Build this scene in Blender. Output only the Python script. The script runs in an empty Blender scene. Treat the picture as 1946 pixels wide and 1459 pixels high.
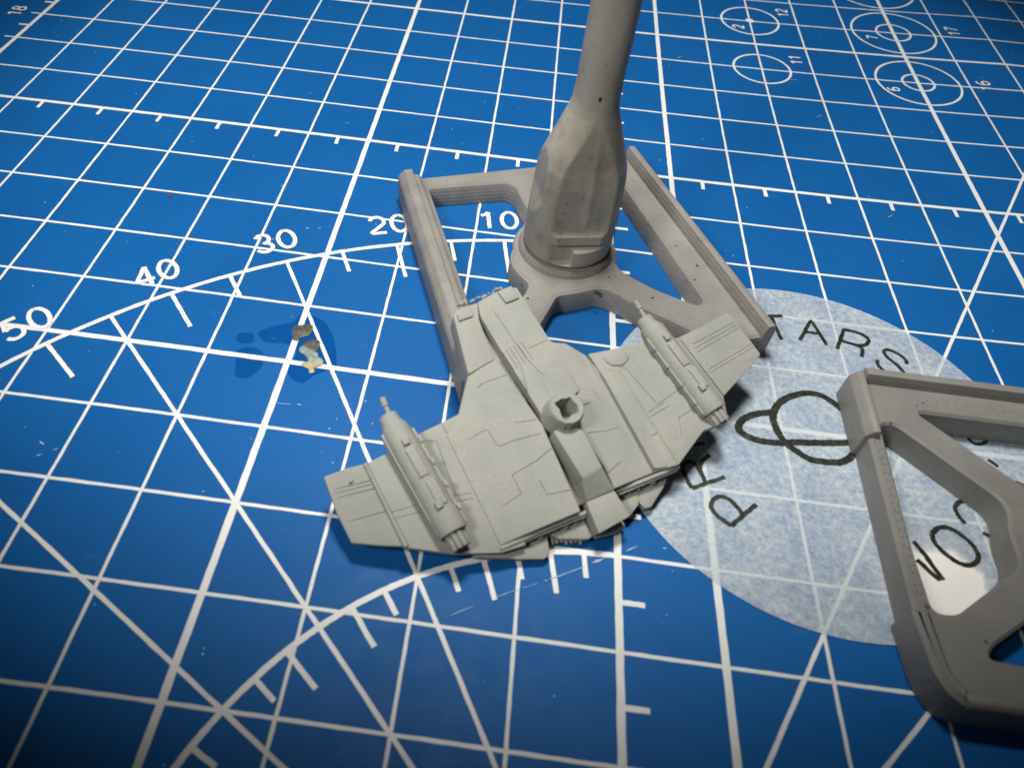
import bpy, bmesh, math, random
from mathutils import Vector, Matrix, noise
from mathutils.geometry import tessellate_polygon
random.seed(7)
R_ = math.radians
SC = bpy.context.scene
COL = SC.collection
SC.unit_settings.system = 'METRIC'
SC.unit_settings.scale_length = 0.01          # one unit is one centimetre: the mat's squares are 1 x 1

# ------------------------------------------------------------------ camera
CP = Vector((2.4489125, -10.7990648, 6.9188018))
CR = Matrix(((0.9908437865509377, 0.12444192426747676, 0.052371730332377756),
             (0.12888768311304186, -0.7563116234709386, -0.6413896579650361),
             (-0.04020641485076501, 0.6422670283358484, -0.7654257041133956)))   # rows: right, down, forward
FPX, PPX, PPY = 1420.0, -107.055, 1.677
cam = bpy.data.cameras.new('camera'); camo = bpy.data.objects.new('camera', cam); COL.objects.link(camo)
rx, dn, fw = CR[0], CR[1], CR[2]
M = Matrix.Identity(4)
for i in range(3):
    M[i][0] = rx[i]; M[i][1] = -dn[i]; M[i][2] = -fw[i]; M[i][3] = CP[i]
camo.matrix_world = M
cam.sensor_fit = 'HORIZONTAL'; cam.sensor_width = 36.0
cam.lens = FPX / 1946 * 36
cam.shift_x = -PPX / 1946; cam.shift_y = PPY / 1946
cam.clip_start = 0.05; cam.clip_end = 500
cam.dof.use_dof = True; cam.dof.focus_distance = 11.3; cam.dof.aperture_fstop = 0.42
SC.camera = camo

# ------------------------------------------------------------------ light
W = bpy.data.worlds.new('World'); SC.world = W; W.use_nodes = True
W.node_tree.nodes['Background'].inputs[0].default_value = (0.80, 0.88, 1.0, 1)
W.node_tree.nodes['Background'].inputs[1].default_value = 0.022
def lamp(name, kind, loc, aim, energy, color, **k):
    l = bpy.data.lights.new(name, kind); l.energy = energy; l.color = color
    for a, b in k.items(): setattr(l, a, b)
    o = bpy.data.objects.new(name, l); COL.objects.link(o); o.location = loc
    o.rotation_euler = (Vector(aim) - Vector(loc)).to_track_quat('-Z', 'Y').to_euler()
    return o
# overhead key; its cone edge imitates the phone's shadow along the near side
lamp('overhead_key', 'SPOT', (1.8, -1.2, 17.0), (3.0, 1.6, 0.0), 13800, (1.0, 0.98, 0.94),
     spot_size=R_(68), spot_blend=0.24, shadow_soft_size=1.9)
# added fill light on the near left, from no known lamp; cone cut alike
lamp('fill_spot', 'SPOT', (-5.0, -13.0, 13.0), (3.0, 6.0, 0.0), 6000, (1.0, 0.98, 0.94),
     spot_size=R_(67.5), spot_blend=0.08, shadow_soft_size=1.7)
SC.view_settings.view_transform = 'Standard'; SC.view_settings.look = 'None'
SC.view_settings.exposure = 0.0; SC.view_settings.gamma = 1.0

# ------------------------------------------------------------------ geometry helpers
def ray(u, v):
    a, b = (u - 973 - PPX) / FPX, (v - 729.5 - PPY) / FPX
    return rx * a + dn * b + fw
def at(u, v, z=0.0):
    d = ray(u, v); return CP + d * ((z - CP.z) / d.z)
# plane in which the miniature lies, tilted because it leans on the frame
PB, PC = -0.1344, 0.2694
_s = at(1120, 960, 0.31); PA = 0.31 - PB * _s.x - PC * _s.y
PN = Vector((-PB, -PC, 1)).normalized()
def S(u, v, h=0.0):
    d = ray(u, v); o = Vector((0, 0, PA)) + PN * h
    return CP + d * ((o - CP).dot(PN) / d.dot(PN))
WARP = [(0.01199,-0.0325),(0.00148,-0.11667),(0.00745,0.12395),(0.03369,0.2634),(-0.0327,-0.14694),
        (-0.1115,0.03433),(0.14335,0.35554),(-0.11835,-0.0107),(0.20112,0.20314),(0.1249,0.19015)]
def wp(X, Y):
    """the printing on the mat is slightly stretched; grid coordinates to centimetres"""
    x = max(-7.5, min(12, X)) / 10; y = max(-10, min(7.5, Y)) / 10; k = 0; dx = dy = 0
    for i in range(4):
        for j in range(4 - i):
            m = x ** i * y ** j; dx += m * WARP[k][0]; dy += m * WARP[k][1]; k += 1
    return X + dx, Y + dy

def setp(o, label=None, cat=None, group=None, kind=None):
    if label: o['label'] = label
    if cat: o['category'] = cat
    if group: o['group'] = group
    if kind: o['kind'] = kind
    return o
def thing(name, label, cat, loc=(0, 0, 0), group=None):
    o = bpy.data.objects.new(name, None); COL.objects.link(o); o.location = loc; o.empty_display_size = 0.2
    o['_loc'] = list(loc); return setp(o, label, cat, group)
def base(o):
    p = Vector((0, 0, 0))
    while o is not None: p += Vector(o.location); o = o.parent
    return p
def link(name, me, mat, parent=None, smooth=None):
    o = bpy.data.objects.new(name, me); COL.objects.link(o)
    if parent is not None:
        me.transform(Matrix.Translation(-base(parent))); o.parent = parent
    if mat: me.materials.clear(); me.materials.append(mat)
    if smooth is not None:
        me.shade_smooth(); me.set_sharp_from_angle(angle=R_(smooth))
    return o
def mk(name, V, F, mat, parent=None, smooth=None):
    me = bpy.data.meshes.new(name); me.from_pydata([tuple(v) for v in V], [], F); me.validate(); me.update()
    bm = bmesh.new(); bm.from_mesh(me); bmesh.ops.recalc_face_normals(bm, faces=bm.faces); bm.to_mesh(me); bm.free()
    return link(name, me, mat, parent, smooth)
def bmk(name, bm, mat, parent=None, smooth=None, bev=0, seg=2, ang=28):
    bmesh.ops.recalc_face_normals(bm, faces=bm.faces)
    if bev:
        es = [e for e in bm.edges if len(e.link_faces) == 2 and e.calc_face_angle(0) > R_(ang)]
        bmesh.ops.bevel(bm, geom=es, offset=bev, segments=seg, profile=0.6, affect='EDGES', clamp_overlap=True)
    me = bpy.data.meshes.new(name); bm.to_mesh(me); bm.free()
    return link(name, me, mat, parent, smooth if smooth is not None else 35)
def add_prism(bm, top, bot):
    a = [bm.verts.new(p) for p in top]; b = [bm.verts.new(p) for p in bot]; n = len(a)
    bm.faces.new(a); bm.faces.new(list(reversed(b)))
    for i in range(n): bm.faces.new((a[i], b[i], b[(i + 1) % n], a[(i + 1) % n]))
def ring_pts(c, r, n, z, a0=0, a1=2 * math.pi, closed=True):
    m = n if closed else n + 1
    return [Vector((c[0] + r * math.cos(a0 + (a1 - a0) * i / n), c[1] + r * math.sin(a0 + (a1 - a0) * i / n), z)) for i in range(m)]
def round_poly(pts, rad, n=5):
    """round the corners of a 2-D polygon"""
    out = []; N = len(pts); rads = rad if isinstance(rad, (list, tuple)) else [rad] * N
    for i in range(N):
        p = Vector(pts[i][:2]); a = Vector(pts[i - 1][:2]); b = Vector(pts[(i + 1) % N][:2]); r = rads[i]
        da, db = (a - p), (b - p)
        t = min(r, da.length * 0.48, db.length * 0.48)
        if t < 1e-4: out.append(p); continue
        q0 = p + da.normalized() * t; q1 = p + db.normalized() * t
        for k in range(n + 1):
            s = k / n; out.append((q0 * (1 - s) + p * s) * (1 - s) + (p * (1 - s) + q1 * s) * s)
    return out
def slab(bm, outer, holes, z0, z1, ch=0.02, steps=None):
    """plate with holes, its top edges chamfered"""
    def inset(poly, d):
        N = len(poly); area = sum(poly[i].x * poly[(i + 1) % N].y - poly[(i + 1) % N].x * poly[i].y for i in range(N))
        sg = 1 if area > 0 else -1; out = []
        for i in range(N):
            a, p, b = poly[i - 1], poly[i], poly[(i + 1) % N]
            e0 = (p - a).normalized(); e1 = (b - p).normalized()
            n0 = Vector((-e0.y, e0.x)) * sg; n1 = Vector((-e1.y, e1.x)) * sg
            m = (n0 + n1); m = m.normalized() if m.length > 1e-6 else n0
            out.append(p + m * (d / max(0.4, m.dot(n0))))
        return out
    loops = [[Vector(p[:2]) for p in outer]] + [[Vector(p[:2]) for p in h] for h in holes]
    tiers = [(0, z0), (0, z1 - ch)] + (steps or []) + [(ch if not steps else steps[-1][0] + 0.004, z1)]
    rows = []
    for d, z in tiers:
        row = []
        for k, l in enumerate(loops):
            q = l if d == 0 else inset(l, d if k == 0 else -d); row.append([Vector((p.x, p.y, z)) for p in q])
        rows.append(row)
    vs = [[bm.verts.new(p) for l in row for p in l] for row in rows]
    for tri in tessellate_polygon(rows[-1]):
        try: bm.faces.new([vs[-1][i] for i in tri]); bm.faces.new([vs[0][i] for i in reversed(tri)])
        except ValueError: pass
    s = 0
    for l in loops:
        n = len(l)
        for a, b in zip(vs, vs[1:]):
            for i in range(n):
                j = (i + 1) % n; bm.faces.new((b[s + i], a[s + i], a[s + j], b[s + j]))
        s += n
def sweep(bm, p0, p1, prof, side=1, lift=0):
    """extrude a profile [(inward, z)...] from p0 to p1"""
    p0 = Vector(p0[:2]); p1 = Vector(p1[:2]); d = (p1 - p0).normalized(); n = Vector((-d.y, d.x)) * side
    a = [Vector((p0.x + n.x * x, p0.y + n.y * x, z)) for x, z in prof]
    b = [Vector((p1.x + n.x * x, p1.y + n.y * x, z)) for x, z in prof]
    add_prism(bm, a, b)
def densify(pts, step, closed=False):
    out = []; N = len(pts)
    for i in range(N if closed else N - 1):
        a, b = Vector(pts[i][:2]), Vector(pts[(i + 1) % N][:2]); n = max(1, int((b - a).length / step))
        out += [a.lerp(b, k / n) for k in range(n)]
    if not closed: out.append(Vector(pts[-1][:2]))
    return out
def smooth_line(pts, n=8, closed=False):
    P = [Vector(p[:2]) for p in pts]; N = len(P); out = []
    for i in range(N if closed else N - 1):
        g = (lambda k: P[k % N]) if closed else (lambda k: P[max(0, min(N - 1, k))])
        a, b, c, d = g(i - 1), g(i), g(i + 1), g(i + 2)
        for k in range(n):
            t = k / n; out.append(0.5 * (2 * b + (c - a) * t + (2 * a - 5 * b + 4 * c - d) * t * t + (3 * b - a - 3 * c + d) * t ** 3))
    out.append(P[0].copy() if closed else P[-1].copy())
    return out
class Ink:
    """flat print: ribbons with slightly uneven edges"""
    def __init__(s): s.V = []; s.F = []; s.L = []
    def line(s, pts, w, z, rough=0.003, taper=False):
        n = len(pts); b = len(s.V); s.L.append((b, len(s.F)))
        for i, p in enumerate(pts):
            d = (pts[min(n - 1, i + 1)] - pts[max(0, i - 1)])
            d = d.normalized() if d.length > 1e-9 else Vector((1, 0)); q = Vector((-d.y, d.x))
            k = 1.0
            if taper: k = max(0.15, math.sin(math.pi * (i + .5) / n))
            for sg in (1, -1):
                e = (w / 2 * k + random.uniform(-rough, rough)) * sg
                s.V.append((p.x + q.x * e, p.y + q.y * e, z))
        for i in range(n - 1):
            a = b + 2 * i; s.F.append((a, a + 1, a + 3, a + 2))
        return s
    def disc(s, c, r, z, n=20):
        b = len(s.V); s.L.append((b, len(s.F)))
        for i in range(n):
            k = r * random.uniform(0.85, 1.1); s.V.append((c[0] + k * math.cos(6.2832 * i / n), c[1] + k * math.sin(6.2832 * i / n), z))
        s.F.append(tuple(range(b, b + n)))
    def each(s, name, mat, parent):
        """every ribbon becomes a part of its own"""
        ends = s.L[1:] + [(len(s.V), len(s.F))]
        for (v0, f0), (v1, f1) in zip(s.L, ends):
            q = Ink(); q.V = s.V[v0:v1]; q.F = [tuple(k - v0 for k in f) for f in s.F[f0:f1]]; q.build(name, mat, parent)
    def build(s, name, mat, parent):
        me = bpy.data.meshes.new(name); me.from_pydata(s.V, [], s.F); me.update()
        bm = bmesh.new(); bm.from_mesh(me)
        for f in bm.faces:
            f.normal_update()
            if f.normal.z < 0: f.normal_flip()
        bm.to_mesh(me); bm.free()
        return link(name, me, mat, parent)

# ------------------------------------------------------------------ materials
def mat(name, color, rough=0.6, spec=0.5):
    m = bpy.data.materials.new(name); m.use_nodes = True; nt = m.node_tree; b = nt.nodes['Principled BSDF']
    b.inputs['Base Color'].default_value = (*color, 1); b.inputs['Roughness'].default_value = rough
    b.inputs['Specular IOR Level'].default_value = spec
    return m, nt, b
def nd(nt, t, **k):
    n = nt.nodes.new(t)
    for a, v in k.items():
        if a.startswith('i_'): n.inputs[a[2:].replace('_', ' ')].default_value = v
        else: setattr(n, a, v)
    return n
def texco(nt, scale=(1, 1, 1), loc=(0, 0, 0)):
    t = nd(nt, 'ShaderNodeTexCoord'); mp = nd(nt, 'ShaderNodeMapping'); mp.inputs['Scale'].default_value = scale
    mp.inputs['Location'].default_value = loc
    nt.links.new(t.outputs['Object'], mp.inputs[0]); return mp.outputs[0]
def nz(nt, co, scale, detail=4, rough=0.55):
    n = nd(nt, 'ShaderNodeTexNoise'); n.inputs['Scale'].default_value = scale; n.inputs['Detail'].default_value = detail
    n.inputs['Roughness'].default_value = rough; nt.links.new(co, n.inputs['Vector']); return n.outputs['Fac']
def ramp(nt, fac, stops):
    r = nd(nt, 'ShaderNodeValToRGB'); el = r.color_ramp.elements
    while len(el) < len(stops): el.new(0.5)
    for e, (p, c) in zip(el, stops): e.position = p; e.color = (*c, 1) if len(c) == 3 else c
    nt.links.new(fac, r.inputs[0]); return r.outputs[0]
def g3(x): return (x, x, x)
def mix(nt, fac, a, b, mode='MIX'):
    n = nd(nt, 'ShaderNodeMix', data_type='RGBA', blend_type=mode)
    for s, v in ((0, fac), (6, a), (7, b)):
        if isinstance(v, (float, int)): n.inputs[s].default_value = v
        elif isinstance(v, tuple): n.inputs[s].default_value = (*v, 1)
        else: nt.links.new(v, n.inputs[s])
    return n.outputs[2]
def bump(nt, b, h, strength, dist):
    n = nd(nt, 'ShaderNodeBump'); n.inputs['Strength'].default_value = strength; n.inputs['Distance'].default_value = dist
    nt.links.new(h, n.inputs['Height']); nt.links.new(n.outputs[0], b.inputs['Normal']); return n
def madd(nt, a, b, op='ADD', c=None):
    n = nd(nt, 'ShaderNodeMath', operation=op)
    for i, v in enumerate((a, b)):
        if isinstance(v, (float, int)): n.inputs[i].default_value = v
        elif v is not None: nt.links.new(v, n.inputs[i])
    return n.outputs[0]

def m_mat_blue():
    m, nt, b = mat('cutting_mat_vinyl', (0.012, 0.15, 0.44), 0.5, 0.16)
    co = texco(nt)
    big = nz(nt, co, 0.35, 3); fine = nz(nt, co, 60, 3, 0.7); mid = nz(nt, co, 3.0, 6, 0.7)
    c = mix(nt, ramp(nt, big, [(0.35, g3(0)), (0.65, g3(1))]), (0.004, 0.090, 0.295), (0.006, 0.104, 0.330))
    c = mix(nt, ramp(nt, fine, [(0.35, g3(0)), (0.7, g3(0.28))]), c, (0.006, 0.128, 0.39))
    # faint pale scuffs
    sc = nz(nt, texco(nt, (1, 2.6, 1), (3, 1, 0)), 2.2, 9, 0.75)
    c = mix(nt, ramp(nt, sc, [(0.62, g3(0)), (0.75, g3(0.22))]), c, (0.10, 0.26, 0.52))
    dot = nd(nt, 'ShaderNodeTexVoronoi'); dot.inputs['Scale'].default_value = 2.6; nt.links.new(co, dot.inputs['Vector'])
    c = mix(nt, ramp(nt, dot.outputs['Distance'], [(0.022, g3(0.6)), (0.034, g3(0))]), c, (0.45, 0.60, 0.75))
    nt.links.new(c, b.inputs['Base Color'])
    nt.links.new(ramp(nt, mid, [(0.3, g3(0.44)), (0.7, g3(0.58))]), b.inputs['Roughness'])
    bump(nt, b, madd(nt, fine, madd(nt, mid, 0.6, 'MULTIPLY')), 0.14, 0.008)
    return m
def m_ink():
    m, nt, b = mat('white_print', (0.80, 0.79, 0.735), 0.55, 0.35)
    co = texco(nt); f = nz(nt, co, 26, 4, 0.7); g = nz(nt, co, 5, 6, 0.7)
    c = mix(nt, ramp(nt, g, [(0.3, g3(0)), (0.7, g3(1))]), (0.82, 0.815, 0.775), (0.74, 0.745, 0.715))
    k = nd(nt, 'ShaderNodeTexVoronoi'); k.inputs['Scale'].default_value = 9; nt.links.new(co, k.inputs['Vector'])
    c = mix(nt, ramp(nt, k.outputs['Distance'], [(0.06, g3(0.45)), (0.11, g3(0))]), c, (0.35, 0.36, 0.36))
    c = mix(nt, ramp(nt, f, [(0.66, g3(0)), (0.72, g3(0.65))]), c, (0.10, 0.25, 0.50))
    nt.links.new(c, b.inputs['Base Color']); bump(nt, b, f, 0.15, 0.01)
    return m
def m_print(name, lo, hi, line=0.5, rough=0.55, dots=True, seed=0, layer=34):
    """3-D printed resin: fine layer lines on the walls, streaks on the decks, black specks"""
    m, nt, b = mat(name, hi, rough, 0.42)
    co = texco(nt, loc=(seed, seed * 2, 0)); s = nz(nt, co, 2.2, 6, 0.65)
    st = nz(nt, texco(nt, (1, 1, 1)), 1.5, 3)
    c = mix(nt, ramp(nt, s, [(0.32, g3(0)), (0.68, g3(1))]), lo, hi)
    w = nd(nt, 'ShaderNodeTexWave', wave_type='BANDS', bands_direction='Z'); w.inputs['Scale'].default_value = 5.2
    w.inputs['Distortion'].default_value = 0.6; w.inputs['Detail'].default_value = 2; nt.links.new(co, w.inputs['Vector'])
    fine = nz(nt, co, 45, 4, 0.7)
    # contour streaks of the layers on the decks, running round the shape
    w2 = nd(nt, 'ShaderNodeTexWave', wave_type='BANDS', bands_direction='DIAGONAL'); w2.inputs['Scale'].default_value = 5.5
    w2.inputs['Distortion'].default_value = 7; w2.inputs['Detail'].default_value = 3; w2.inputs['Detail Scale'].default_value = 0.6
    nt.links.new(co, w2.inputs['Vector'])
    c = mix(nt, ramp(nt, w.outputs['Fac'], [(0.2, g3(0)), (0.9, g3(0.12 * line))]), c, tuple(x * 1.5 for x in hi))
    c = mix(nt, ramp(nt, w2.outputs['Fac'], [(0.3, g3(0)), (1.0, g3(0.09 * line))]), c, tuple(x * 1.4 for x in hi))
    if dots:
        v = nd(nt, 'ShaderNodeTexVoronoi'); v.inputs['Scale'].default_value = 1.9; nt.links.new(co, v.inputs['Vector'])
        c = mix(nt, ramp(nt, v.outputs['Distance'], [(0.026, g3(0.85)), (0.045, g3(0))]), c, (0.02, 0.02, 0.022))
    nt.links.new(c, b.inputs['Base Color'])
    h = madd(nt, madd(nt, w.outputs['Fac'], 0.36 * line, 'MULTIPLY'), madd(nt, fine, 0.5, 'MULTIPLY'))
    h = madd(nt, h, madd(nt, w2.outputs['Fac'], 0.15 * line, 'MULTIPLY'))
    bump(nt, b, h, 0.28, 0.018)
    return m
def m_primer():
    m, nt, b = mat('grey_primer', (0.50, 0.48, 0.41), 0.72, 0.3)
    co = texco(nt); s = nz(nt, co, 1.6, 5, 0.6); f = nz(nt, co, 34, 5, 0.75); gr = nz(nt, co, 42, 4, 0.8); cl = nz(nt, co, 2.4, 6, 0.75)
    c = mix(nt, ramp(nt, s, [(0.3, g3(0)), (0.7, g3(1))]), (0.305, 0.312, 0.282), (0.370, 0.363, 0.320))
    mask = madd(nt, ramp(nt, cl, [(0.46, g3(0)), (0.62, g3(1))]), ramp(nt, gr, [(0.50, g3(0)), (0.62, g3(1))]), 'MULTIPLY')
    c = mix(nt, madd(nt, mask, 0.45, 'MULTIPLY'), c, (0.17, 0.17, 0.15))     # over-spray grit
    nt.links.new(c, b.inputs['Base Color'])
    bump(nt, b, madd(nt, f, madd(nt, cl, 0.7, 'MULTIPLY')), 0.45, 0.018)
    return m
def m_handle():
    m, nt, b = mat('worn_grey_resin', (0.28, 0.25, 0.20), 0.5, 0.45)
    co = texco(nt); s = nz(nt, texco(nt, (1, 1, 0.5)), 1.6, 5, 0.6); f = nz(nt, co, 50, 4, 0.7)
    c = mix(nt, ramp(nt, s, [(0.3, g3(0)), (0.7, g3(1))]), (0.30, 0.268, 0.215), (0.44, 0.415, 0.35))
    v = nd(nt, 'ShaderNodeTexVoronoi'); v.inputs['Scale'].default_value = 3.4; nt.links.new(texco(nt, (1, 1, 0.6), (1, 3, 2)), v.inputs['Vector'])
    c = mix(nt, ramp(nt, v.outputs['Distance'], [(0.05, g3(1)), (0.075, g3(0))]), c, (0.015, 0.015, 0.015))
    gn = nz(nt, texco(nt, loc=(5, 5, 1)), 1.3, 3)
    c = mix(nt, ramp(nt, gn, [(0.58, g3(0)), (0.68, g3(0.4))]), c, (0.20, 0.235, 0.20))
    br = nz(nt, texco(nt, (1, 1, 0.7), (2, 7, 3)), 2.6, 5, 0.7)
    c = mix(nt, ramp(nt, br, [(0.50, g3(0)), (0.68, g3(0.55))]), c, (0.20, 0.16, 0.115))
    sm = nd(nt, 'ShaderNodeTexVoronoi'); sm.inputs['Scale'].default_value = 7; nt.links.new(texco(nt, (1, 1, 0.5), (4, 1, 2)), sm.inputs['Vector'])
    c = mix(nt, ramp(nt, sm.outputs['Distance'], [(0.05, g3(0.8)), (0.08, g3(0))]), c, (0.05, 0.045, 0.04))
    nt.links.new(c, b.inputs['Base Color']); bump(nt, b, f, 0.22, 0.012)
    return m
def m_sticker():
    m, nt, b = mat('translucent_backing_paper', (0.62, 0.66, 0.72), 0.6, 0.35)
    co = texco(nt); s = nz(nt, co, 1.4, 8, 0.72); f = nz(nt, co, 13, 8, 0.85); g = nz(nt, co, 34, 5, 0.85)
    tr = nd(nt, 'ShaderNodeBsdfTransparent'); mx = nd(nt, 'ShaderNodeMixShader')
    k = madd(nt, madd(nt, ramp(nt, s, [(0.30, g3(0.50)), (0.70, g3(0.86))]), ramp(nt, f, [(0.34, g3(0.55)), (0.60, g3(1.08))]), 'MULTIPLY'), ramp(nt, g, [(0.3, g3(0.85)), (0.7, g3(1.05))]), 'MULTIPLY')
    # glare painted into the paper as an opaque white patch
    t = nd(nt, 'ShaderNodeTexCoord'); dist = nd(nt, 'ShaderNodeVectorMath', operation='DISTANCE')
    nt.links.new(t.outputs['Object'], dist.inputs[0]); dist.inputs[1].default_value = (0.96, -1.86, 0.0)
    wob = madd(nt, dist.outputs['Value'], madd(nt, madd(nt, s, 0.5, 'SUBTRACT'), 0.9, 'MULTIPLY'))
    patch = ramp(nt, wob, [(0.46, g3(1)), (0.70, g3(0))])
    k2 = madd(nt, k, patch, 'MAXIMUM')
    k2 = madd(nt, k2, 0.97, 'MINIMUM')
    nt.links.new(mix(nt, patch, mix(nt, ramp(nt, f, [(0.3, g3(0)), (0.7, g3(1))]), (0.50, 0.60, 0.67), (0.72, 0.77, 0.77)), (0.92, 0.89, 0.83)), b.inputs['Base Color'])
    nt.links.new(k2, mx.inputs[0]); nt.links.new(tr.outputs[0], mx.inputs[1]); nt.links.new(b.outputs[0], mx.inputs[2])
    nt.links.new(mx.outputs[0], nt.nodes['Material Output'].inputs[0]); bump(nt, b, f, 0.25, 0.02)
    return m
def m_black():
    m, nt, b = mat('black_print', (0.018, 0.022, 0.016), 0.5, 0.4)
    f = nz(nt, texco(nt), 14, 5, 0.75)
    nt.links.new(mix(nt, ramp(nt, f, [(0.45, g3(0)), (0.70, g3(0.8))]), (0.010, 0.012, 0.009), (0.075, 0.08, 0.055)), b.inputs['Base Color'])
    return m
def m_simple(name, c0, c1, rough, scale=12, spec=0.5, bs=0.3):
    m, nt, b = mat(name, c0, rough, spec); f = nz(nt, texco(nt), scale, 5, 0.7)
    nt.links.new(mix(nt, ramp(nt, f, [(0.3, g3(0)), (0.7, g3(1))]), c0, c1), b.inputs['Base Color']); bump(nt, b, f, bs, 0.02)
    return m
BLUE, INK = m_mat_blue(), m_ink()
FRAME = m_print('grey_printed_resin', (0.195, 0.184, 0.168), (0.280, 0.264, 0.240), 1.0, 0.55)
FRAME2 = m_print('dull_grey_printed_resin', (0.180, 0.173, 0.160), (0.225, 0.216, 0.198), 0.35, 0.5, False, 3.0)
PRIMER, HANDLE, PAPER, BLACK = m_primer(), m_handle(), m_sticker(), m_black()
PIT = m_simple('dark_pit', (0.02, 0.02, 0.02), (0.05, 0.05, 0.05), 0.8)

# ------------------------------------------------------------------ the setting: table top under the mat
bm = bmesh.new(); add_prism(bm, [(-40, -30, -0.3), (60, -30, -0.3), (60, 60, -0.3), (-40, 60, -0.3)], [(-40, -30, -3), (60, -30, -3), (60, 60, -3), (-40, 60, -3)])
setp(bmk('table_top', bm, m_simple('table_laminate', (0.11, 0.085, 0.06), (0.16, 0.12, 0.085), 0.5, 3)), kind='structure')

# ------------------------------------------------------------------ cutting mat
cm = thing('cutting_mat', 'blue cutting mat printed with a white centimetre grid, angle scale and small circles', 'cutting mat', (0, 0, -0.3))
bm = bmesh.new(); outer = round_poly([(-8.6, -16.8), (24.5, -16.8), (24.5, 17.5), (-8.6, 17.5)], 0.8, 6)
slab(bm, outer, [], -0.296, 0.0, 0.04); bmk('mat_sheet', bm, BLUE, cm, 30)
def gline(a, b, step=0.12):
    A, B = Vector(a), Vector(b); n = max(1, int((B - A).length / step)); return [Vector(wp(*A.lerp(B, i / n))) for i in range(n + 1)]
thin, thick = 0.036, 0.076
ik = Ink()
for X in range(-7, 24):
    t = X in (-7, 0, 5, 10, 15, 20, 4)
    ik.line(gline((X, -15), (X, 16)), (thick if X != -7 else 0.075) if t else thin, 0.0045 if t else 0.0015)
for Y in range(-15, 17):
    t = Y in (0, -5, 5, -10, -15, 10, 15)
    ik.line(gline((-7.22, Y), (23, Y)), 0.068 if t else 0.038, 0.0055 if t else 0.0028)
ik.each('grid_line', INK, cm)
ik = Ink()
for i in range(-7, 23): ik.line(gline((i + .5, 0), (i + .5, -0.22), 0.05), 0.058, 0.0065)
for j in range(-15, 16): ik.line(gline((4, j + .5), (4.26, j + .5), 0.05), 0.058, 0.0065); ik.line(gline((-7, j + .5), (-7.2, j + .5), 0.05), 0.055, 0.0065)
ik.each('ruler_tick', INK, cm)
ik = Ink(); PCEN = (4, -11)
def pol(r, deg): return (PCEN[0] - r * math.sin(R_(deg)), PCEN[1] + r * math.cos(R_(deg)))
for r in (9.0, 4.0):
    ik.line([Vector(wp(*pol(r, a * 0.5))) for a in range(0, 181)], 0.062, 0.0075)
for a in range(5, 90, 5):
    if a in (30, 45, 60): continue
    l = 0.70 if a % 10 == 0 else 0.44
    ik.line(gline(pol(9.0, a), pol(9.0 - l, a), 0.06), 0.052, 0.0085)
    l = 0.45 if a % 10 == 0 else 0.28
    ik.line(gline(pol(4.0, a), pol(4.0 - l, a), 0.06), 0.052, 0.0085)
for a in (30, 45, 60): ik.line(gline(pol(9.0, a), pol(0, a)), 0.045, 0.0085)
ik.line(gline(pol(0, -30), pol(17, -30)), 0.042, 0.0085)
for a in (-45, -60): ik.line(gline(pol(0, a), pol(9, a)), 0.042, 0.0085)
ik.each('angle_line', INK, cm)
ik = Ink()
def circ(c, r, w=0.045): ik.line([Vector(wp(c[0] + r * math.cos(R_(a * 4)), c[1] + r * math.sin(R_(a * 4)))) for a in range(91)], w, 0.0095)
for c, rs in (((7, 4), (0.55,)), ((7, 6), (0.6,)), ((10, 4), (0.8, 0.3)), ((10, 6), (0.86, 0.35)), ((10, 8), (0.9, 0.4)), ((7, 8), (0.65, 0.15)), ((10, 10), (0.95, 0.45)), ((7, 10), (0.7, 0.2))):
    for r in rs: circ(c, r)
ik.disc(wp(7, 6), 0.1, 0.0105, 12); ik.each('circle_outline', INK, cm)
def arc(cx_, cy_, rx_, ry_, a0, a1, n=14): return [(cx_ + rx_ * math.cos(R_(a0 + (a1 - a0) * i / n)), cy_ + ry_ * math.sin(R_(a0 + (a1 - a0) * i / n))) for i in range(n + 1)]
GLY = {'0': [arc(.30, .5, .27, .45, 90, 450, 26)],
       '1': [[(.08, .74), (.22, .80), (.34, .94), (.34, .04)]],
       '2': [arc(.30, .68, .25, .26, 165, -40, 12) + [(.08, .14), (.05, .06), (.57, .06)]],
       '3': [arc(.29, .71, .22, .23, 160, -90, 12) + arc(.29, .27, .26, .23, 90, -160, 12)],
       '4': [[(.44, .04), (.44, .94), (.03, .30), (.60, .30)]],
       '5': [[(.52, .94), (.14, .94), (.09, .52)] + arc(.28, .33, .26, .27, 130, -155, 14)],
       '6': [arc(.32, .58, .25, .37, 60, 180, 10) + [(.06, .34)] + arc(.30, .31, .24, .25, 180, -170, 18)],
       '7': [[(.04, .94), (.55, .94), (.34, .55), (.22, .04)]],
       '8': [arc(.30, .72, .20, .22, 90, 450, 18), arc(.30, .28, .25, .24, 90, 450, 20)],
       '9': [arc(.30, .67, .24, .26, 0, 360, 18) + [(.54, .5)] + arc(.28, .42, .26, .37, 0, -120, 10)]}
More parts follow.
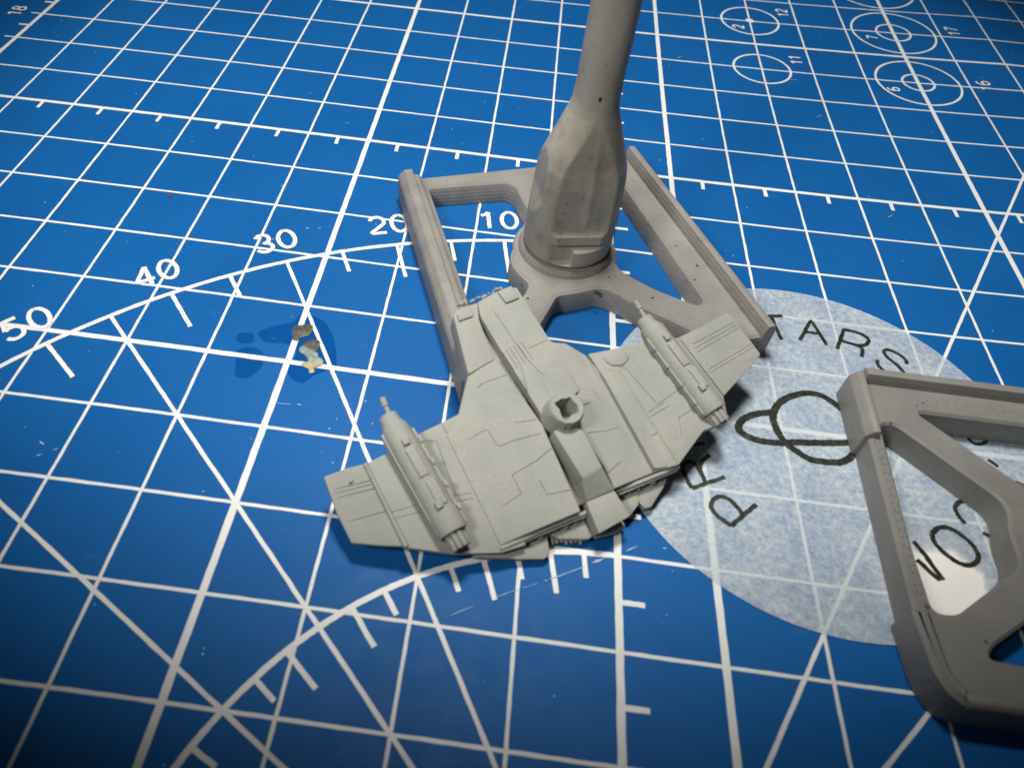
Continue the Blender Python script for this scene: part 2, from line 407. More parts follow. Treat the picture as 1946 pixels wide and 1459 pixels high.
def numeral(s, size, x, y, ang, w=0.060, gap=0.17):
    k = Ink(); W_ = sum(.60 + gap for _ in s) - gap; X0 = -W_ / 2; ca, sa = math.cos(ang), math.sin(ang)
    for ch in s:
        for q, L in enumerate(GLY[ch]):
          cuts = [0] + [i for i in range(1, len(L) - 1) if (Vector(L[i]) - Vector(L[i - 1])).angle(Vector(L[i + 1]) - Vector(L[i]), 0) > R_(45)] + [len(L) - 1]
          for c0, c1 in zip(cuts, cuts[1:]):
            P = []
            for a, b in densify(L[c0:c1 + 1], 0.05):
                lx, ly = (X0 + a) * size, (b - .5) * size; P.append(Vector((x + lx * ca - ly * sa, y + lx * sa + ly * ca)))
            k.line(P, w, 0.0112 + 0.0004 * len(k.L), 0.003)
        X0 += .60 + gap
    k.build('numeral', INK, cm)
for a in range(10, 90, 10):
    x, y = wp(*pol(9.47, a + 0.25)); numeral(str(a), 0.42, x, y, R_(a * 0.95))
for t, X, Y, z in (('11', 7.72, 4.48, 0.26), ('12', 7.75, 6.5, 0.26), ('6', 9.45, 3.68, 0.24), ('7', 9.5, 5.72, 0.24), ('16', 11.29, 4.08, 0.28), ('17', 11.30, 6.25, 0.28), ('2', 6.72, 5.68, 0.25), ('13', 7.8, 8.5, 0.26), ('18', 11.3, 8.2, 0.28)):
    x, y = wp(X, Y); numeral(t, z, x, y, R_(92), 0.038, 0.14)
for n in range(1, 31):
    if n > 29: break
    x, y = wp(-7.5, n - 15.0); numeral(str(n), 0.28, x, y, R_(92), 0.042, 0.14)
# cuts, scratches and stains in the vinyl
ik = Ink()
def scratch(px, w, z=0.0125, n=6):
    P = [at(u, v) for u, v in px]; L = smooth_line(P, n)
    segs = []; i = 0
    while i < len(L) - 2:
        j = min(len(L), i + random.randint(3, 7)); ik.line([p.xy if hasattr(p, 'z') else p for p in L[i:j]], w * random.uniform(0.5, 1.2), z, 0.004, True); i = j + random.choice((0, 1, 1))
scratch([(940, 1136), (985, 1120), (1040, 1103), (1110, 1077), (1140, 1062)], 0.010)
scratch([(1190, 1048), (1215, 1036)], 0.014); scratch([(855, 1170), (900, 1152)], 0.006); scratch([(1130, 1070), (1150, 1060)], 0.012)
for u, v, l, a in ((540, 768, 28, 5), (570, 770, 10, 20), (585, 435, 6, 10), (608, 434, 6, -10), (80, 842, 12, 30), (105, 855, 10, -15), (75, 865, 10, -20), (388, 1232, 4, 60), (386, 1243, 5, 70), (1452, 160, 10, -60), (1510, 153, 14, 0), (1555, 222, 10, -20), (1690, 412, 14, -30), (828, 1170, 5, 70), (710, 1217, 5, 60), (1080, 1040, 4, 0), (1262, 1042, 7, 0), (660, 235, 6, 0), (1040, 1103, 10, -20), (590, 178, 4, 0), (612, 860, 4, 50), (640, 797, 4, 30), (626, 815, 4, -30), (632, 880, 5, 50), (387, 934, 4, 10), (478, 834, 4, 10), (970, 495, 4, 0), (1290, 110, 10, -20)):
    d = Vector((math.cos(R_(a)), math.sin(R_(a)))) * l / 2
    ik.line([at(u - d.x, v - d.y).xy, at(u, v + 0.6).xy, at(u + d.x, v + d.y).xy], 0.014, 0.0125, 0.005, True)
for k in range(60):
    X, Y = random.uniform(-6, 12), random.uniform(-9, 7); ik.disc((X, Y), random.uniform(0.003, 0.008), 0.0125, 6)
setp(ik.build('scratches', m_simple('pale_scratch', (0.20, 0.36, 0.55), (0.45, 0.55, 0.62), 0.6), cm), kind='stuff')
def film(name, px, mt, z, parent, sm=True):
    P = [at(u, v) for u, v in px]; L = smooth_line(P, 5, True)[:-1] if sm else P
    V = [(p.x, p.y, z) for p in L]; return mk(name, V, [tuple(range(len(V)))], mt, parent)
def m_film(name, col, a, rough):
    m, nt, b = mat(name, col, rough, 0.08); tr = nd(nt, 'ShaderNodeBsdfTransparent'); mx = nd(nt, 'ShaderNodeMixShader')
    f = nz(nt, texco(nt), 3, 4); nt.links.new(ramp(nt, f, [(0.3, g3(a * 0.6)), (0.7, g3(a))]), mx.inputs[0])
    nt.links.new(tr.outputs[0], mx.inputs[1]); nt.links.new(b.outputs[0], mx.inputs[2]); nt.links.new(mx.outputs[0], nt.nodes['Material Output'].inputs[0]); return m
WET = m_film('stained_vinyl', (0.0, 0.078, 0.30), 0.9, 0.75)
film('stain', [(452, 634), (480, 634), (479, 651), (453, 650)], WET, 0.0007, cm)
film('stain', [(448, 688), (452, 664), (480, 660), (500, 672), (495, 700), (470, 718), (447, 714)], WET, 0.0008, cm)
film('stain', [(490, 632), (520, 620), (556, 612), (575, 596), (612, 608), (633, 640), (640, 690), (628, 702), (600, 712), (575, 728), (553, 718), (545, 700), (560, 680), (560, 660), (535, 652), (505, 650)], WET, 0.0009, cm)
film('ink_dot', [(320, 371), (326, 371), (327, 375), (321, 376)], m_simple('red_ink', (0.25, 0.02, 0.04), (0.18, 0.02, 0.05), 0.5), 0.0130, cm)

# ------------------------------------------------------------------ dried glue and paint on the mat
def crumb(name, px, hmax, mt, parent, n=5, seed=0, z0=0.0135):
    """a lumpy low crust with an uneven outline"""
    P = densify(smooth_line([at(u, v) for u, v in px], 4, True)[:-1], 0.03, True)
    c = sum((p for p in P), Vector((0, 0))) / len(P); V = []; F = []; N = len(P)
    for k in range(n + 1):
        t = k / n
        for i, p in enumerate(P):
            q = c + (p - c) * (1 - t * 0.97)
            if k == 0: q = q + (p - c).normalized() * 0.012 * noise.noise(Vector((p.x * 40, p.y * 40, seed)))
            h = hmax * (1 - (1 - t) ** 2.5) * (0.65 + 0.9 * noise.noise(Vector((q.x * 14, q.y * 14, seed + 3))))
            V.append((q.x, q.y, z0 + max(0.0 if k == 0 else 0.004, h)))
    for k in range(n):
        for i in range(N): F.append((k * N + i, k * N + (i + 1) % N, (k + 1) * N + (i + 1) % N, (k + 1) * N + i))
    F.append(tuple(n * N + i for i in range(N)))
    return mk(name, V, F, mt, parent, 60)
DARKP = m_simple('dried_dark_paint', (0.035, 0.034, 0.03), (0.14, 0.125, 0.10), 0.45, 22, 0.5, 0.6)
GLUE = m_simple('dried_pale_glue', (0.15, 0.23, 0.21), (0.30, 0.36, 0.28), 0.35, 18, 0.6, 0.6)
YEL = m_simple('yellowed_glue', (0.52, 0.47, 0.26), (0.34, 0.27, 0.15), 0.4, 18, 0.5, 0.5)
b0 = at(575, 633)
c1 = thing('paint_crust', 'small dark crust of dried paint on a white grid line left of the grey miniature', 'dried paint', (b0.x, b0.y, 0))
crumb('crust', [(555, 636), (558, 622), (570, 619), (592, 618), (594, 628), (588, 638), (572, 643), (565, 648), (557, 646)], 0.028, DARKP, c1, 5, 1)
b0 = at(600, 680)
c2 = thing('glue_crust', 'dried glue blob, dark above, pale green below, yellow at its foot', 'dried glue', (b0.x, b0.y, 0))
crumb('dark_crust', [(576, 656), (590, 648), (604, 647), (608, 656), (603, 668), (600, 673), (590, 668), (580, 662)], 0.022, DARKP, c2, 5, 2)
crumb('glue', [(570, 662), (578, 658), (592, 664), (603, 672), (606, 680), (613, 684), (613, 692), (598, 694), (586, 688), (582, 678), (570, 670)], 0.028, GLUE, c2, 5, 3, 0.0145)
crumb('yellow_glue', [(574, 692), (582, 689), (598, 690), (614, 690), (610, 696), (598, 700), (598, 708), (589, 710), (585, 702), (577, 698)], 0.02, YEL, c2, 5, 4, 0.0155)

# ------------------------------------------------------------------ round translucent sticker
SX, SY, SR = 6.381, -5.046, 2.51
st = thing('round_sticker', 'large round translucent paper sticker with black letters and a ringed planet outline', 'sticker', (SX, SY, 0.014))
V = [(SX, SY, 0.0165)]; F = []
rr = [0.25, 0.5, 0.75, 0.95, 1.0]; n = 120
for k, q in enumerate(rr):
    for i in range(n):
        a = 6.28318 * i / n; r = SR * q * (1 + (0.0015 * noise.noise(Vector((math.cos(a) * 5, math.sin(a) * 5, 1))) if k == 4 else 0))
        V.append((SX + r * math.cos(a), SY + r * math.sin(a), 0.0165))
for i in range(n): F.append((0, 1 + i, 1 + (i + 1) % n))
for k in range(len(rr) - 1):
    for i in range(n): F.append((1 + k * n + i, 1 + (k + 1) * n + i, 1 + (k + 1) * n + (i + 1) % n, 1 + k * n + (i + 1) % n))
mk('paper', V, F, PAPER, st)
def Z8(*l): return [(1300 + u / 2.977, 490 + v / 2.977) for u, v in l]
def ZB(*l): return [(1560 + u / 4.863, 660 + v / 4.863) for u, v in l]
def ZC(*l): return [(1600 + u / 5.405, 950 + v / 5.405) for u, v in l]
def stroke(name, lines, w, zb=0.0185):
    k = Ink()
    for q, (L, sm) in enumerate(lines):
        P = [at(u, v, zb).xy for u, v in L]
        P = smooth_line(P, 8) if sm else densify(P, 0.04)
        k.line(P, w, zb + 0.0006 * q, 0.005)
    return k.build(name, BLACK, st)
stroke('letter_t', [(Z8((425, 328), (558, 328)), 0), (Z8((493, 330), (550, 462)), 0)], 0.05)
stroke('letter_a', [(Z8((655, 465), (718, 352), (808, 492)), 0), (Z8((688, 418), (772, 430)), 0)], 0.05)
stroke('letter_r', [(Z8((905, 403), (866, 515)), 0), (Z8((903, 405), (965, 418), (1020, 440), (1045, 465), (1025, 492), (975, 492), (895, 470)), 1), (Z8((975, 492), (1008, 515), (1005, 560)), 1)], 0.052)
stroke('letter_s', [(ZB((795, 155), (785, 118), (735, 72), (665, 35), (605, 22), (583, 48), (620, 95), (690, 150), (745, 205), (770, 250), (700, 260), (600, 225), (530, 165), (520, 112)), 1)], 0.05)
stroke('letter_r', [(Z8((45, 1302), (232, 1238)), 0), (Z8((45, 1302), (2, 1225), (-8, 1175), (30, 1150), (75, 1180), (125, 1275)), 1), (Z8((100, 1225), (92, 1165), (145, 1112)), 1)], 0.052)
stroke('letter_p', [([(1389, 999), (1437, 958)], 0), ([(1389, 999), (1358, 974), (1352, 955), (1368, 943), (1390, 952), (1413, 979)], 1)], 0.052)
stroke('letter_o', [([(1312, 846), (1339, 841)], 0)], 0.04)
stroke('letter_c', [(ZC((1270, 240), (1200, 160), (1163, 75), (1205, 18), (1290, 20), (1400, 90), (1490, 180), (1550, 270), (1545, 370), (1445, 335)), 1)], 0.052)
stroke('letter_o', [(ZC((925, 345), (990, 285), (1100, 285), (1230, 360), (1345, 465), (1402, 570), (1370, 645), (1280, 668), (1160, 620), (1040, 530), (950, 430), (925, 345)), 1)], 0.056)
stroke('letter_v', [(ZC((735, 420), (860, 570), (950, 700), (1045, 820)), 0), (ZC((770, 610), (880, 710), (1010, 822)), 0)], 0.056)
stroke('letter_e', [(ZB((1340, 790), (1370, 850), (1430, 890), (1500, 888), (1532, 850), (1500, 790), (1420, 740), (1350, 750), (1340, 790)), 1)], 0.045)
stroke('letter_i', [(ZB((1545, 1035), (1640, 1100)), 0)], 0.045)
stroke('letter_i', [(ZB((1800, 1240), (1890, 1285)), 0)], 0.045)
stroke('planet_outline', [(Z8((965, 1105), (905, 1150), (820, 1155), (715, 1138), (640, 1095), (570, 1040), (520, 960), (503, 890), (535, 825), (600, 785), (680, 765), (760, 772), (840, 815), (910, 875), (975, 960), (990, 1040), (965, 1105)), 1)], 0.088)
stroke('planet_ring', [(Z8((500, 872), (420, 880), (345, 905), (308, 950), (330, 992), (410, 1028), (520, 1045), (620, 1042), (760, 1045), (900, 1045), (1020, 1035)), 1)], 0.088, 0.0215)

# ------------------------------------------------------------------ the frame under the miniature
def solid_text(): pass
DZ, RZ = 0.335, 0.52
def lf(P, dz=None):
    k = ((dz or DZ) - CP.z) / (0.28 - CP.z); return [(CP.x + (x - CP.x) * k, CP.y + (y - CP.y) * k) for x, y in P]
fa = thing('base_frame', 'grey resin frame with two raised rails, holding the tall handle and lying under the miniature', 'frame', (3.25, -2.92, 0), 'grey resin frames')
STEPS = [(0.010, DZ - 0.014), (0.028, DZ - 0.012), (0.031, DZ - 0.0065), (0.050, DZ - 0.0055)]
out = [(0.80, -1.47), (4.20, -0.16), (5.93, -3.80), (2.17, -5.25)]
W1 = [(1.24, -1.53), (2.38, -1.15), (2.50, -1.22), (2.74, -1.80), (2.62, -2.42), (2.53, -2.85), (2.63, -3.12), (2.84, -3.33), (2.80, -3.52), (2.42, -4.35), (2.25, -4.25)]
W2 = [(3.05, -0.90), (4.02, -0.60), (3.85, -1.45), (3.60, -2.10), (3.25, -2.10)]
W3 = [(4.12, -0.84), (4.33, -1.335), (4.55, -1.855), (4.77, -2.37), (5.02, -2.96), (5.14, -3.24), (5.08, -3.34), (4.90, -3.29), (4.48, -3.11), (4.04, -2.83), (3.92, -2.40), (4.02, -1.60)]
W4 = [(2.78, -4.86), (2.86, -4.45), (3.04, -4.03), (3.22, -3.50), (3.46, -3.41), (3.75, -3.26), (3.90, -3.27), (4.27, -3.50), (4.92, -3.82), (4.95, -3.96)]
bm = bmesh.new()
slab(bm, round_poly(out, 0.10), [round_poly(lf(W1), [.05, .1, .1, .1, .15, .15, .15, .06, .06, .1, .1]), round_poly(lf(W2), .1), round_poly(lf(W3), [.1, .1, .1, .1, .1, .07, .07, .07, .1, .15, .1, .1]), round_poly(lf(W4), [.1, .1, .1, .08, .1, .12, .12, .1, .05, .05])], 0.003, DZ, 0.03, STEPS)

bmk('frame_plate', bm, FRAME, fa, 40)
def rail(name, p0, p1, side, parent, mt, w=0.16, z0=0.003, outset=0.0, top=RZ):
    bm = bmesh.new(); sweep(bm, p0, p1, [(-outset, z0), (-outset, top - 0.05), (0.045, top), (w, top), (w + 0.03, DZ + 0.02), (w + 0.03, z0)], side)
    return bmk(name, bm, mt, parent, 40, bev=0.022, seg=2)
bm = bmesh.new(); sweep(bm, (0.765, -1.50), (2.165, -5.27), [(0, 0.003), (0, 0.40), (0.03, 0.455), (0.10, 0.515), (0.21, 0.52), (0.225, 0.47), (0.23, 0.003)], 1)
bmk('rail', bm, FRAME, fa, 40, bev=0.022, seg=2)
bm = bmesh.new(); sweep(bm, (0.985, -1.47), (2.385, -5.22), [(0, 0.2), (0, 0.455), (0.05, 0.452), (0.115, 0.43), (0.125, 0.2)], 1); bmk('ledge', bm, FRAME, fa, 40, bev=0.012, seg=1)
rail('rail', (4.30, -0.10), (5.95, -3.80), -1, fa, FRAME, 0.14)
def lathe(bm, c, prof, n=72, axis=None):
    rows = []
    for r, z in prof: rows.append([bm.verts.new((c[0] + r * math.cos(6.28318 * i / n), c[1] + r * math.sin(6.28318 * i / n), z)) for i in range(n)])
    for a, b in zip(rows, rows[1:]):
        for i in range(n): bm.faces.new((a[i], a[(i + 1) % n], b[(i + 1) % n], b[i]))
    bm.faces.new(rows[0]); bm.faces.new(list(reversed(rows[-1])))
HC = (3.28, -2.595)
bm = bmesh.new(); slab(bm, ring_pts(HC, 0.715, 72, 0), [], 0.004, DZ + 0.002, 0.02); bmk('hub', bm, FRAME, fa, 40)
bm = bmesh.new(); lathe(bm, HC, [(0.65, 0.27), (0.64, 0.38), (0.615, 0.41), (0.61, 0.425), (0.59, 0.43), (0.585, 0.445), (0.56, 0.45), (0.49, 0.45), (0.48, 0.40), (0.3, 0.40)]); bmk('collar', bm, FRAME, fa, 40)
bm = bmesh.new()
for u, v, r in ((1134, 555, .03), (1240, 566, .018), (1157, 527, .014), (1003, 567, .02), (1085, 318 + 250, .0), (1398, 462 + 0, .0), (1285, 468, .014), (1325, 505, .02), (1320, 532, .016), (848, 345, .012)):
    if r: lathe(bm, at(u, v, DZ), [(r, DZ - 0.02), (r, DZ + 0.0022), (r * 0.5, DZ + 0.0026)], 10)
bmk('pit_marks', bm, PIT, fa, 60)

# ------------------------------------------------------------------ the handle standing in it
hd = thing('painting_handle', 'tall round grey resin handle with a flared faceted foot standing upright in the frame', 'handle', (HC[0], HC[1], 0.40))
rk = [(0.41, .30), (0.455, .30), (0.458, .53), (0.47, .562), (0.50, .582), (0.56, .591), (0.95, .587), (1.26, .582), (1.56, .570), (1.74, .54), (1.91, .486), (2.14, .400), (2.42, .301), (2.54, .272), (2.81, .262), (3.3, .264), (3.63, .264), (5.0, .264), (7.5, .266), (7.58, .24)]
def rz(z):
    for (a, ra), (b, rb) in zip(rk, rk[1:]):
        if a <= z <= b: t = (z - a) / (b - a); return ra + (rb - ra) * t
    return rk[-1][1]
def sst(a, b, x): t = max(0, min(1, (x - a) / (b - a))); return t * t * (3 - 2 * t)
zs = sorted(set([z for z, _ in rk] + [0.46 + i * 0.025 for i in range(82)] + [2.65, 3.0, 4.0, 4.6, 5.6, 6.4, 7.0]))
na = 160; bm = bmesh.new(); rows = []
fl = R_(-78)
for z in zs:
    row = []
    for i in range(na):
        a = 2 * math.pi * i / na - math.pi; r = rz(z); d = abs((a - fl + math.pi) % (2 * math.pi) - math.pi)
        if 0.50 < z < 2.52:
            t = (a - fl)                                     # right of the flat's centre is positive
            cut = r * (0.772 + 0.228 * sst(1.7, 2.5, z))
            if z > 0.94: dd = cut + (1 - sst(0.94, 0.99, z)) * 0.035
            elif z > 0.80: dd = cut + 0.06
            else: dd = cut + 0.02 + (1 - sst(0.50, 0.54, z)) * 0.13
            tab = sst(-0.12, -0.09, t) * (1 - sst(0.735, 0.75, z))
            if z < 0.80: dd = dd + tab * 0.2
            if d < 1.4: r = min(r, dd / math.cos(d))
            # a soft ridge up the middle of the flat
            if z > 0.96: r += 0.016 * sst(0.96, 1.15, z) * (1 - sst(1.9, 2.3, z)) * math.exp(-((t - 0.12) / 0.11) ** 2)
            # a second, shallower facet to the left
            d2 = abs((a - R_(-165) + math.pi) % (2 * math.pi) - math.pi)
            if z > 0.9 and d2 < 1.3: r = min(r, (0.51 + 0.09 * (1 - sst(0.9, 1.4, z)) - 0.03 * sst(1.4, 2.2, z)) / math.cos(d2))
        row.append(bm.verts.new((HC[0] + r * math.cos(a), HC[1] + r * math.sin(a), z)))
    rows.append(row)
for a, b in zip(rows, rows[1:]):
    for i in range(na): bm.faces.new((a[i], a[(i + 1) % na], b[(i + 1) % na], b[i]))
bm.faces.new(rows[0]); bm.faces.new(list(reversed(rows[-1])))
bmk('shaft', bm, HANDLE, hd, 42)

# ------------------------------------------------------------------ the second frame on the right
fb = thing('base_frame', 'grey resin frame with crossed braces lying on the round sticker at the right edge', 'frame', (8.7, -6.25, 0), 'grey resin frames')
cx, cy = 8.72, -6.25
D2 = 0.375
out = [(6.86, -4.34), (10.6, -4.34), (10.6, -8.14), (6.86, -8.14), (6.72, -7.95), (6.785, -5.25)]
WL = [(7.03, -4.98), (7.20, -4.95), (8.17, -5.88), (8.05, -6.25), (8.06, -6.62), (7.22, -7.27), (6.99, -7.27), (6.97, -6.60)]
WT = [(7.50, -4.72), (9.95, -4.72), (9.2, -5.62), (8.85, -5.72), (8.42, -5.60)]
WB = [(7.38, -7.66), (7.46, -7.54), (8.35, -6.90), (8.72, -6.80), (9.1, -6.95), (10.0, -7.72), (8.6, -7.74)]
WR = [(10.3, -5.0), (10.3, -7.4), (9.35, -6.6), (9.4, -5.9)]
bm = bmesh.new(); slab(bm, round_poly(out, [.08, .08, .08, .12, .05, .05]), [round_poly(lf(WL, D2), [.1, .1, .2, .2, .2, .2, .14, .1]), round_poly(lf(WT, D2), [.1, .15, .2, .2, .2]), round_poly(lf(WB, D2), [.12, .12, .2, .2, .2, .2, .1]), round_poly(WR, .12)], 0.024, D2, 0.03)
bmk('frame_plate', bm, FRAME2, fb, 40)
rail('rail', (6.90, -4.30), (10.64, -4.30), -1, fb, FRAME2, 0.14, 0.024)
rail('rail', (6.93, -8.215), (10.64, -8.215), 1, fb, FRAME2, 0.12, 0.024, top=0.47)
bm = bmesh.new(); sweep(bm, (6.745, -4.36), (6.735, -5.28), [(0, 0.024), (0, 0.38), (0.075, 0.475), (0.13, 0.485), (0.15, 0.45), (0.16, 0.26), (0.16, 0.024)], 1)
bmk('corner_block', bm, FRAME2, fb, 40, bev=0.018, seg=2)
bm = bmesh.new(); slab(bm, round_poly([(6.675, -7.34), (6.715, -7.92), (6.80, -8.12), (6.93, -8.215), (6.99, -8.06), (6.88, -7.95), (6.835, -7.34)], [.03, .2, .1, .05, .03, .1, .03]), [], 0.024, 0.47, 0.05, [(0.02, 0.44), (0.045, 0.462)])
bmk('corner_block', bm, FRAME2, fb, 30)
bm = bmesh.new()
for k in range(24):       # rows of small pits left along the inner bar
    t = k / 23; y = -5.15 - t * 2.3
    for dx in (0.0, 0.05):
        lathe(bm, (6.845 + dx * 0.8 + random.uniform(-.006, .006) - 0.035 * t, y + random.uniform(-.02, .02)), [(0.010, D2 - 0.01), (0.010, D2 + 0.0012), (0.004, D2 + 0.0016)], 6)
for k in range(20):
    x = 7.5 + k * 0.11; lathe(bm, (x, -4.62 + random.uniform(-.01, .01)), [(0.010, D2 - 0.01), (0.010, D2 + 0.0012), (0.004, D2 + 0.0016)], 6)
for u, v, r in ((1762, 1153, .028), (1754, 766, .016), (1742, 771, .012), (1693, 803, .01), (1874, 1219, .02)):
    lathe(bm, at(u, v, D2), [(r, D2 - 0.02), (r, D2 + 0.002), (r * 0.5, D2 + 0.003)], 10)
setp(bmk('pit_marks', bm, m_simple('pit_shade', (0.06, 0.055, 0.05), (0.10, 0.09, 0.08), 0.8), fb, 60), kind='stuff')
bm = bmesh.new(); lathe(bm, (cx + 0.05, cy), [(0.60, 0.27), (0.595, 0.36), (0.57, 0.40), (0.53, 0.43), (0.46, 0.43), (0.45, 0.30), (0.3, 0.30)]); bmk('collar', bm, FRAME2, fb, 40)

# ------------------------------------------------------------------ the miniature
sp0 = S(1060, 830, 0)
sh = thing('model_spacecraft', 'light grey primed miniature spacecraft with swept wings and two gun pods, belly up', 'miniature', (sp0.x, sp0.y, 0.1))
def plate(px, h, th, ch=0.012, name='plate', parent=sh, taper=0.0, mt=None, hs=None, bevn=2):
    """a plate whose upper face lies h above the miniature's plane"""
    top = [S(p[0], p[1], (p[2] if len(p) > 2 else h)) for p in px]
    c = sum(top, Vector()) / len(top)
    bot = [p - PN * th + (c - p) * taper for p in top]
    bm = bmesh.new(); add_prism(bm, top, bot)
    return bmk(name, bm, mt or PRIMER, parent, 32, bev=ch, seg=bevn, ang=40)
def groove(o, lines, w=0.020, depth=0.022, h=0.0):
    bm = bmesh.new(); pb = base(o)
    for L in lines:
        for a, b in zip(L, L[1:]):
            A = S(a[0], a[1], h) - pb; B = S(b[0], b[1], h) - pb; d = (B - A).normalized(); s = d.cross(PN).normalized() * w / 2
            A = A - d * w * 0.3; B = B + d * w * 0.3
            lo = -PN * depth; hi = PN * 0.08
            add_prism(bm, [A + s + hi, B + s + hi, B - s + hi, A - s + hi], [A + s * .4 + lo, B + s * .4 + lo, B - s * .4 + lo, A - s * .4 + lo])
    bmesh.ops.recalc_face_normals(bm, faces=bm.faces)
    me = bpy.data.meshes.new('cut'); bm.to_mesh(me); bm.free(); c = bpy.data.objects.new('cut', me); COL.objects.link(c)
    c.location = pb
    md = o.modifiers.new('b', 'BOOLEAN'); md.operation = 'DIFFERENCE'; md.object = c; md.solver = 'EXACT'; md.use_self = True
    bpy.context.view_layer.update()
    nm = bpy.data.meshes.new_from_object(o.evaluated_get(bpy.context.evaluated_depsgraph_get()))
    o.modifiers.clear()
    if len(nm.polygons) > 4:
        nm.name = o.data.name; o.data = nm
        nm.shade_smooth(); nm.set_sharp_from_angle(angle=R_(32))
    bpy.data.objects.remove(c)
def bar(a, b, w, hh, h0, name, parent=sh, ch=0.008):
    """small raised bar between two image points on the plane at height h0"""
    A, B = S(*a, h0), S(*b, h0); d = (B - A).normalized(); s = d.cross(PN).normalized() * w / 2
    bm = bmesh.new(); add_prism(bm, [A + s + PN * hh, B + s + PN * hh, B - s + PN * hh, A - s + PN * hh], [A + s - PN * .02, B + s - PN * .02, B - s - PN * .02, A - s - PN * .02])
    return bmk(name, bm, PRIMER, parent, 35, bev=ch, seg=2)

# wings
wl = plate([(697, 880), (742, 857), (797, 823), (835, 805), (872, 786), (905, 800), (1000, 1035), (952, 1050), (860, 1052), (772, 1040)], 0.0, 0.09, name='wing')
groove(wl, [[(807, 838), (830, 837), (838, 862), (866, 938), (860, 946)], [(740, 974), (795, 958)], [(752, 984), (800, 972)], [(838, 800), (848, 822), (858, 815), (869, 795)], [(858, 942), (895, 936)], [(862, 954), (900, 946)]], 0.0095)
wr = plate([(1118, 672), (1160, 664), (1232, 648), (1290, 641), (1375, 752), (1385, 800), (1337, 818), (1289, 884), (1245, 890), (1150, 720)], 0.07, 0.12, name='wing')
groove(wr, [[(1176, 697), (1190, 700), (1249, 768), (1290, 740)], [(1232, 783), (1262, 765)], [(1236, 792), (1272, 770)], [(1290, 793), (1320, 775)], [(1290, 793), (1296, 830)]], 0.0095, 0.022, 0.07)
tl = plate([(615, 905, -.13), (655, 890, -.07), (697, 879, -.01), (736, 962, -.01), (772, 1038, -.01), (720, 1036, -.07), (668, 1031, -.13), (640, 975, -.13)], -0.01, 0.07, 0.018, name='wing_tip')
groove(tl, [[(630, 928), (706, 915)], [(633, 935), (708, 922)], [(636, 944), (713, 930)], [(656, 990), (740, 972)]], 0.0095, 0.05, -0.07)
bm = bmesh.new()
def tube(bm, pts, rad, n=10, cap=True):
    rows = []
    for i, p in enumerate(pts):
        d = (pts[min(len(pts) - 1, i + 1)] - pts[max(0, i - 1)]).normalized(); x = d.cross(PN).normalized(); y = x.cross(d)
        r = rad[i] if isinstance(rad, (list, tuple)) else rad
        rows.append([bm.verts.new(p + (x * math.cos(6.28318 * k / n) + y * math.sin(6.28318 * k / n)) * r) for k in range(n)])
    for a, b in zip(rows, rows[1:]):
        for i in range(n): bm.faces.new((a[i], a[(i + 1) % n], b[(i + 1) % n], b[i]))
    if cap: bm.faces.new(rows[0]); bm.faces.new(list(reversed(rows[-1])))
tube(bm, [S(694, 880, -0.002), S(734, 962, -0.002), S(772, 1038, -0.002)], [0.022, 0.024, 0.028]); bmk('hinge', bm, PRIMER, sh, 50)
bar((663, 916), (670, 914), 0.03, 0.035, -0.068, 'stud')
tr_ = plate([(1289, 641), (1330, 622), (1383, 593), (1415, 632), (1446, 673), (1412, 712), (1376, 752), (1330, 694)], 0.005, 0.07, 0.014, name='wing_tip')
groove(tr_, [[(1317, 654), (1395, 612)], [(1321, 661), (1400, 617)], [(1326, 668), (1403, 623)], [(1346, 702), (1428, 654)], [(1350, 708), (1432, 659)]], 0.0095, 0.022, 0.005)
groove(tr_, [[(1291, 643), (1374, 750)]], 0.02, 0.03, 0.005)
# lower body and nose base
plate([(868, 605), (985, 560), (1042, 645), (1112, 674), (1135, 700), (1286, 882), (1165, 928), (1112, 955), (950, 1034), (852, 830), (876, 785), (893, 715)], -0.02, 0.26, 0.02, name='lower_hull', taper=0.06)
nl = plate([(861, 600), (866, 588), (908, 574), (911, 606), (939, 683), (890, 712)], 0.075, 0.30, 0.022, name='nose_plate', taper=0.03)
st_ = plate([(908, 574), (940, 556), (958, 548), (982, 546), (1012, 594), (1042, 641), (1058, 664), (1100, 740), (1060, 800), (1033, 797), (1003, 744), (953, 668), (913, 600)], 0.10, 0.18, 0.010, name='keel_plate')
gl = [[(938, 592), (948, 604), (975, 645), (1000, 680), (1025, 706), (1035, 712)], [(1006, 662), (1040, 646)]]
for k in range(6): gl.append([(954 + k * 7.5, 664 - k * 3.2 + 4), (976 + k * 7.5, 702 - k * 3.6)])
groove(st_, gl, 0.011, 0.02, 0.10)
# ragged front edge of the nose
bm = bmesh.new()
for k in range(16):
    t = k / 15; u = 870 + 88 * t + random.uniform(-2, 2); v = 582 - 33 * t + random.uniform(-4, 2); c = S(u, v, random.uniform(0.0, 0.06)); r = random.uniform(0.014, 0.035)
    ico = bmesh.ops.create_icosphere(bm, subdivisions=1, radius=r)
    for q in ico['verts']: q.co = c + Vector((q.co.x * random.uniform(.8, 1.6), q.co.y, q.co.z)) * random.uniform(0.75, 1.2)
setp(bmk('rough_edge', bm, PRIMER, sh, 70), kind='stuff')
plate([(868, 597), (888, 581), (900, 594), (899, 600), (873, 609)], 0.098, 0.05, 0.005, name='tab_plate')
plate([(946, 554), (972, 543), (987, 565), (962, 575)], 0.125, 0.05, 0.005, name='tab_plate')
